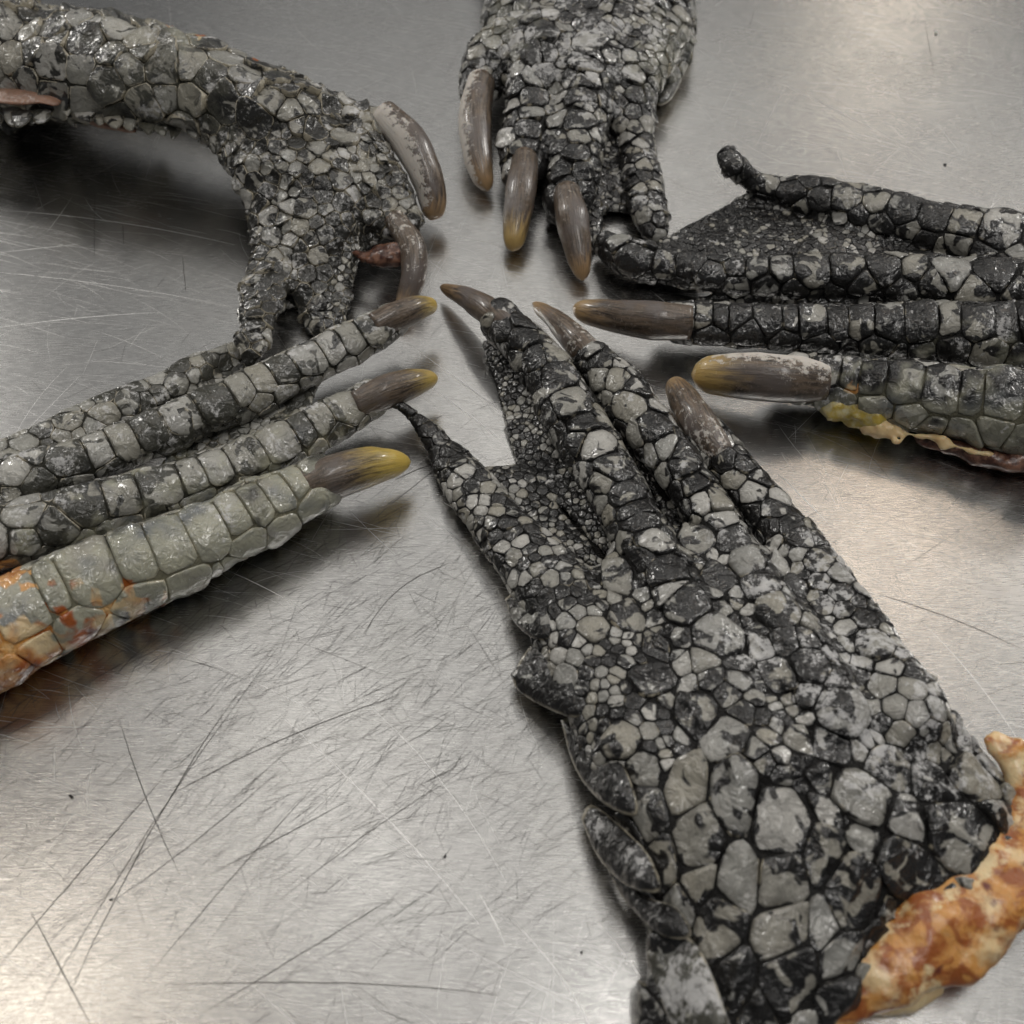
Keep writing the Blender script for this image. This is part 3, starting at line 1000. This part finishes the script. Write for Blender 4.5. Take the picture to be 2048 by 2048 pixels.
# ---------- B: the left foot
B = Foot("pale banded foot at left whose long yellow tipped claws point right, orange stained underneath", (300, 1000), (0.12, 0.44, 0.55, 0.0))
B.paints = [(590, 1000, 130, 0, 0.85), (430, 1080, 160, 0, 0.9), (300, 1150, 150, 0, 0.95), (150, 1220, 160, 0, 0.95), (20, 1250, 140, 0, 0.8),
            (560, 1010, 140, 2, 0.4), (300, 1150, 220, 2, 0.35), (60, 1250, 200, 2, 0.3),
            (50, 1335, 140, 3, 0.85), (190, 1285, 95, 3, 0.7), (268, 1215, 40, 3, 0.8), (258, 1180, 24, 3, 0.7), (190, 1200, 30, 3, 0.65), (150, 1170, 26, 3, 0.6), (330, 1235, 50, 3, 0.45), (5, 1150, 45, 3, 0.8), (270, 1260, 45, 3, .55)]
B.build([
    Chain([(490, 694, 1, 18), (420, 728, 2, 32), (330, 775, 5, 38), (230, 825, 7, 42), (110, 880, 9, 46), (-20, 945, 10, 52), (-160, 1010, 10, 55)], 0.9, 24, 12),
    Chain([(784, 640, 12, 36), (740, 670, 10, 42), (640, 718, 8, 44), (513, 780, 8, 46), (396, 830, 9, 47), (280, 880, 10, 47), (140, 930, 12, 52), (-20, 985, 12, 58), (-160, 1040, 12, 60)], 0.9, 34, 14, (0.0, 0.75), ridge_r=1.2, ridge_w=0.8),
    Chain([(742, 800, 9, 40), (695, 825, 7, 45), (583, 882, 7, 47), (466, 935, 8, 50), (326, 985, 10, 54), (140, 1035, 12, 62), (-20, 1080, 12, 70), (-160, 1120, 12, 70)], 0.9, 34, 15, (0.0, 0.7), ridge_r=1.2, ridge_w=0.8),
    Chain([(640, 965, 7, 54), (590, 990, 6, 60), (489, 1045, 5, 68), (350, 1108, 4, 80), (210, 1165, 2, 92), (70, 1230, 1, 104), (-60, 1290, 1, 110), (-170, 1330, 1, 110)], 0.95, 52, 24, (0.0, 0.95), ridge_r=0.8, ridge_w=0.95),
    Web([(640, 740, 8), (600, 850, 6), (330, 930, 8)], 1.6, 9),
    Web([(490, 720, 5), (540, 770, 8), (250, 850, 9)], 1.6, 9),
    Web([(560, 960, 6), (640, 900, 6), (330, 1060, 8)], 1.6, 10),
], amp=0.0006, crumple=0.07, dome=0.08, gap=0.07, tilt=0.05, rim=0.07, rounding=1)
B.claw([(745, 655, 14, 34), (800, 630, 15, 32), (840, 615, 14, 26), (870, 612, 12, 14)], 0.85, 0.22, label="yellow tipped claw")
B.claw([(712, 812, 10, 38), (775, 783, 12, 37), (830, 765, 11, 30), (874, 757, 9, 12)], 0.8, 0.26, label="yellow tipped claw")
B.claw([(590, 985, 8, 52), (665, 955, 10, 49), (745, 932, 10, 42), (820, 925, 8, 18)], 1.0, 0.18, label="thick claw with a wide yellow tip")

# ---------- C: the upper left foot
C = Foot("arched foot at upper left, its forearm raised above a dark shadow and hand bent down", (560, 420), (0.04, 0.52, 0.52, 0.0))
C.paints = [(100, 120, 260, 2, 0.32), (300, 170, 200, 0, 0.2), (520, 640, 170, 1, 0.75), (640, 620, 120, 1, 0.72), (700, 420, 90, 1, 0.7),
            (345, 42, 14, 3, 0.7), (400, 70, 14, 3, 0.6), (510, 115, 9, 3, 0.75), (590, 135, 9, 3, 0.75), (370, 62, 40, 0, 0.6)]
C.build([
    Chain([(-160, 95, 14, 120), (-20, 105, 16, 122), (148, 132, 20, 112), (295, 155, 24, 112), (443, 185, 26, 96), (560, 235, 24, 92)], 0.75, 32, 28),
    Chain([(-160, 70, 0, 62), (0, 80, 0, 62), (150, 95, 0, 60), (300, 120, 0, 56), (420, 160, 0, 50), (500, 215, 0, 46), (548, 290, 0, 40)], 1.1, 28, 26),  # unseen far side of the limb, added to block light under the arch
    Chain([(430, 175, 30, 70), (560, 200, 30, 68), (690, 238, 26, 50), (765, 255, 24, 34)], 0.7, 20, 14),
    Chain([(470, 240, 26, 70), (545, 320, 20, 85), (570, 420, 12, 70), (545, 520, 8, 46), (522, 610, 11, 42), (505, 680, 13, 34), (500, 722, 12, 16)], 0.55, 18, 13),
    Chain([(520, 240, 26, 80), (625, 330, 20, 90), (640, 440, 13, 70), (622, 540, 7, 46), (625, 610, 3, 32), (630, 655, 1, 22)], 0.55, 19, 10),
    Chain([(560, 240, 26, 80), (680, 330, 22, 66), (735, 410, 17, 40), (790, 452, 14, 32)], 0.55, 19, 12),
    Chain([(690, 400, 17, 40), (690, 480, 10, 36), (675, 570, 5, 30), (668, 640, 2, 26)], 0.55, 9, 8),
    Chain([(700, 270, 24, 52), (755, 345, 20, 46), (800, 410, 16, 30), (826, 440, 14, 16)], 0.6, 15, 11),
    Web([(690, 420, 18), (800, 440, 16), (720, 500, 12)], 1.5, 8),
    Web([(560, 380, 16), (640, 600, 5), (535, 620, 4)], 1.5, 8),
    Web([(600, 380, 18), (700, 430, 16), (660, 640, 4)], 1.5, 8),
    Web([(-30, 170, 24), (110, 200, 22), (20, 262, 16)], 2.0, 22),
], seeds=[(628, 262, 34), (690, 275, 34), (660, 215, 26), (540, 200, 32), (600, 255, 24), (420, 150, 34), (330, 130, 40), (170, 80, 42), (500, 150, 30), (380, 125, 36), (290, 215, 40), (180, 215, 44)],
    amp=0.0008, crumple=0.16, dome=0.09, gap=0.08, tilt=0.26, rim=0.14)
C.claw([(768, 232, 26, 40), (818, 282, 22, 40), (852, 350, 14, 36), (866, 405, 7, 30), (862, 440, 3, 20)], 0.1, 1.0, label="large claw peeling white along its side")
C.claw([(790, 440, 16, 30), (822, 490, 14, 30), (828, 545, 9, 28), (812, 600, 3, 22), (798, 640, 1, 14)], 0.1, 0.55)
C.flap([(-20, 176), (40, 178), (92, 184), (122, 200), (112, 212), (80, 208), (40, 210), (-20, 202)], 43, mat=M_PINK, name="skin_edge", th=0.9)
C.lump("skin_edge", [Chain([(100, 204, 34, 6), (160, 230, 30, 8), (215, 250, 28, 9), (268, 260, 27, 5)], 0.9)], M_PINK, amp=0.0004, label="pink cut edge of the hide")
C.lump("flesh", [Chain([(695, 505, 11, 20), (722, 512, 12, 26), (750, 512, 12, 28), (790, 505, 13, 24)], 0.7)], M_MEAT, amp=0.0024, label="dark dried flesh above the hole")

for k in range(15):                              # torn scales hanging along the underside of the raised forearm
    q = random.random()
    u0 = -10 + 30 * k + random.uniform(-8, 8)
    v0 = float(np.interp(u0, [0, 120, 250, 330, 430], [238, 214, 244, 262, 262])) + random.uniform(-8, 4)
    w, hh = random.uniform(14, 26), random.uniform(12, 26)
    pts = [(u0 - w, v0 - 8), (u0 - w * .4, v0 - 14), (u0 + w * .5, v0 - 13), (u0 + w, v0 - 4), (u0 + w * random.uniform(.4, .9), v0 + hh * .6), (u0 + w * random.uniform(-.4, .4), v0 + hh), (u0 - w * .7, v0 + hh * random.uniform(.2, .6))]
    C.flap(pts, 37 + random.uniform(-2, 3), (0.25 * q, random.choice((0.35, 0.5, 0.62)), 0.5, 0.0), 0.8, "torn_scale", kind=0.16)
# ---------- D: the top centre foot
Df = Foot("dark pebbled foot at top centre with three brown claws hanging toward the middle", (1150, 250), (0.0, 0.54, 0.56, 0.0))
Df.paints = [(1180, 20, 220, 2, 0.7), (1020, 110, 110, 2, 0.66), (1150, 380, 150, 1, 0.72), (1150, 340, 140, 2, 0.4), (1340, 120, 80, 0, 0.35), (1000, 40, 60, 0, 0.3)]
Df.build([
    Chain([(1180, -160, 2, 215), (1180, -20, 2, 205), (1165, 80, 2, 190), (1160, 150, 2, 150)], 0.36, 19, 17),
    Chain([(1010, 90, 14, 60), (975, 135, 10, 48), (950, 182, 8, 36)], 0.8, 17, 13),
    Chain([(1085, 80, 16, 62), (1075, 150, 14, 58), (1062, 240, 9, 50), (1050, 300, 6, 46), (1044, 345, 5, 38)], 0.8, 24, 11, (0.1, 0.9), ridge_r=0.85),
    Chain([(1180, 90, 16, 62), (1170, 165, 14, 58), (1160, 260, 9, 54), (1150, 340, 6, 52), (1140, 405, 4, 44)], 0.8, 24, 11, (0.1, 0.8), ridge_r=0.85),
    Chain([(1270, 80, 14, 66), (1262, 160, 11, 50), (1268, 260, 6, 40), (1284, 350, 3, 38), (1298, 420, 2, 36), (1310, 460, 1, 26)], 0.7, 18, 10),
    Chain([(1340, 40, 8, 52), (1345, 110, 6, 34), (1330, 160, 4, 26)], 0.6, 24, 18),
    Web([(1080, 220, 12), (1110, 380, 6), (1150, 240, 12)], 1.6, 8),
    Web([(1180, 220, 12), (1185, 470, 5), (1260, 260, 8)], 1.6, 8),
    Web([(1160, 300, 8), (1270, 300, 8), (1200, 420, 5)], 1.6, 8), Web([(1270, 300, 8), (1260, 420, 4), (1200, 415, 5)], 1.6, 8),
    Web([(1240, 380, 5), (1290, 300, 6), (1310, 470, 3)], 1.6, 8),
    Web([(1110, 430, 5), (1190, 430, 5), (1200, 490, 3)], 1.6, 9),
    Web([(1180, 500, 4), (1100, 430, 5), (1190, 430, 5)], 1.6, 9),
], seeds=[(1080, 150, 34), (1085, 105, 34), (1180, 110, 30), (1180, 160, 26), (1265, 150, 28), (1170, 210, 26), (1270, 190, 24)],
    amp=0.0006, crumple=0.12, dome=0.16, gap=0.11, tilt=0.15, rim=0.03)
Df.claw([(962, 165, 12, 36), (950, 235, 10, 36), (957, 320, 5, 31), (975, 383, 1, 17)], 0.1, 0.8, label="claw with a white worn back")
Df.claw([(1050, 318, 10, 34), (1042, 380, 9, 34), (1032, 450, 4, 29), (1026, 502, 1, 18)], 0.45, 0.34)
Df.claw([(1134, 385, 11, 36), (1146, 445, 9, 36), (1158, 510, 4, 28), (1166, 560, 1, 15)], 0.1, 0.38)
Df.flap([(1370, -20), (1388, 0), (1392, 68), (1378, 84), (1362, 50), (1355, 0)], 12, (0.3, .6, .5, 0), 1.6, kind=0.2)
Df.flap([(1330, 130), (1352, 105), (1370, 105), (1366, 150), (1345, 195), (1318, 212), (1310, 190), (1322, 160)], 6, (0.1, .7, .4, 0), 2.2, kind=0.2)

# ---------- E: the right foot
E = Foot("glossy black foot at right with a curled fin and two thick claws pointing left", (1750, 600), (0.0, 0.66, 0.4, 0.0))
E.paints = [(1450, 430, 200, 1, 0.82), (1480, 330, 80, 1, 0.8), (1280, 510, 90, 1, 0.78), (1960, 880, 160, 0, 0.6), (1800, 840, 100, 0, 0.6), (1690, 840, 80, 0, 0.6), (1660, 780, 70, 2, 0.6),
            (1703, 772, 16, 3, 0.6), (1990, 700, 120, 2, 0.5)]
E.build([
    Chain([(1458, 312, 24, 20), (1472, 336, 20, 24), (1502, 362, 14, 24), (1551, 380, 10, 30), (1630, 394, 9, 42), (1740, 424, 8, 50), (1850, 450, 8, 58), (1960, 475, 8, 66), (2060, 495, 8, 72), (2180, 520, 8, 76)], 0.8, 26, 15, (0.45, 0.95), ridge_r=1.0),
    Chain([(1210, 490, 3, 26), (1260, 515, 3, 42), (1325, 532, 3, 34), (1400, 545, 5, 34), (1520, 550, 6, 44), (1674, 555, 6, 48), (1827, 560, 6, 54), (1955, 572, 6, 60), (2060, 580, 6, 66), (2180, 590, 6, 66)], 0.85, 32, 13, (0.3, 0.95), ridge_r=1.25),
    Chain([(1345, 640, 7, 36), (1377, 646, 6, 42), (1520, 654, 5, 46), (1674, 657, 5, 48), (1827, 664, 5, 56), (1955, 670, 6, 64), (2060, 672, 6, 68), (2180, 680, 6, 70)], 0.9, 36, 14, (0.02, 0.9), ridge_r=0.95, ridge_w=0.85),
    Chain([(1592, 752, 7, 46), (1648, 762, 5, 54), (1776, 785, 4, 62), (1900, 806, 3, 72), (2040, 826, 3, 84), (2180, 850, 3, 90)], 0.95, 42, 20, (0.1, 0.95), ridge_r=0.85, ridge_w=0.85),
    Web([(1475, 405, 8), (1335, 480, 7), (1560, 530, 10)], 1.5, 6), Web([(1325, 480, 6), (1310, 525, 5), (1560, 545, 9)], 1.5, 7),
    Web([(1475, 400, 9), (1560, 530, 10), (1800, 480, 14)], 1.5, 7),
    Web([(1500, 375, 14), (1475, 405, 9), (1640, 420, 14)], 1.5, 7), Web([(1560, 530, 12), (1700, 440, 14), (2180, 540, 16)], 1.6, 9), Web([(1600, 600, 8), (1900, 620, 10), (2180, 620, 12)], 1.6, 10),
    Web([(1400, 600, 3), (1500, 590, 7), (1900, 620, 8)], 1.6, 9),
    Web([(1600, 600, 7), (1700, 610, 10), (1650, 720, 7)], 1.6, 12),
    Web([(1650, 700, 7), (1800, 720, 8), (1900, 600, 8)], 1.6, 14),
], seeds=[(1955, 575, 46), (1870, 555, 40), (2040, 580, 44), (1725, 560, 36), (1500, 655, 40)],
    amp=0.0005, crumple=0.09, dome=0.15, gap=0.09, tilt=0.10, rim=0.0)
E.claw([(1380, 645, 9, 44), (1300, 641, 10, 41), (1215, 630, 8, 33), (1146, 617, 6, 20)], 0.2, 0.24, label="smooth brown claw")
E.claw([(1650, 765, 8, 52), (1560, 757, 9, 52), (1470, 752, 8, 48), (1384, 748, 6, 33)], 0.5, 1.0, label="blunt thick claw with an amber tip and white crust")
E.lump("yellow_fat", [Chain([(1650, 800, 8, 14), (1690, 810, 6, 26), (1725, 818, 5, 30), (1765, 822, 5, 26), (1820, 836, 6, 14), (1900, 862, 6, 8)], 0.9)], M_YEL, amp=0.0022, label="yellow fat under the nearest toe")
E.lump("skin_edge", [Chain([(1735, 852, 7, 6), (1800, 862, 8, 9), (1850, 872, 9, 8), (1905, 890, 9, 9), (1960, 906, 9, 7), (2050, 916, 9, 9)], 0.9)], M_FAT, amp=0.0018, h=0.0009, label="pale ragged edge of the cut hide")
E.lump("flesh", [Chain([(1835, 872, 5, 12), (1900, 892, 3, 19), (1960, 910, 2, 25), (2050, 918, 2, 36), (2180, 925, 3, 40)], 0.9)], M_MEAT, amp=0.0012, label="dark red meat along the torn edge")

# ------------------------------------------------------------------ crumbs
for u, v, r, m, lab in [(143, 1594, 7, M_CRUMB, "tiny black crumb on the steel at far left, below the pale foot"),
                        (890, 1713, 6, M_CRUMB, "tiny dark crumb on the steel left of the large near foot"),
                        (1163, 1905, 5, M_CRUMB, "tiny dark speck on the steel beside the near forearm, at the bottom"),
                        (222, 1800, 5, M_CRUMB, "thin dark speck among the scratches at lower left"),
                        (1890, 330, 5, M_CRUMB, "tiny dark speck on the steel above the curled fin foot"),
                        (1872, 67, 7, M_WHITE, "tiny white fleck on the steel at upper right")]:
    c = at(u, v)
    rw = r * 0.55 * pxsize(c)
    vs, fs = [], []
    nn, rg = 9, 5
    for i in range(rg + 1):
        a = math.pi * i / rg
        for j in range(nn):
            b = 2 * math.pi * j / nn
            q = np.array([math.sin(a) * math.cos(b) * 1.5, math.sin(a) * math.sin(b) * 0.8, math.cos(a) * 0.6]) * rw * random.uniform(0.75, 1.15)
            vs.append(q + np.array([0, 0, rw * 0.55]))
    for i in range(rg):
        for j in range(nn):
            fs.append((i * nn + j, i * nn + (j + 1) % nn, (i + 1) * nn + (j + 1) % nn, (i + 1) * nn + j)[::-1])
    o = link("crumb", new_mesh("crumb", vs, fs, m))
    o.location = c
    o.rotation_euler = (0, 0, random.uniform(0, 3))
    o["label"], o["category"], o["group"] = lab, "crumb", "crumbs on the table"
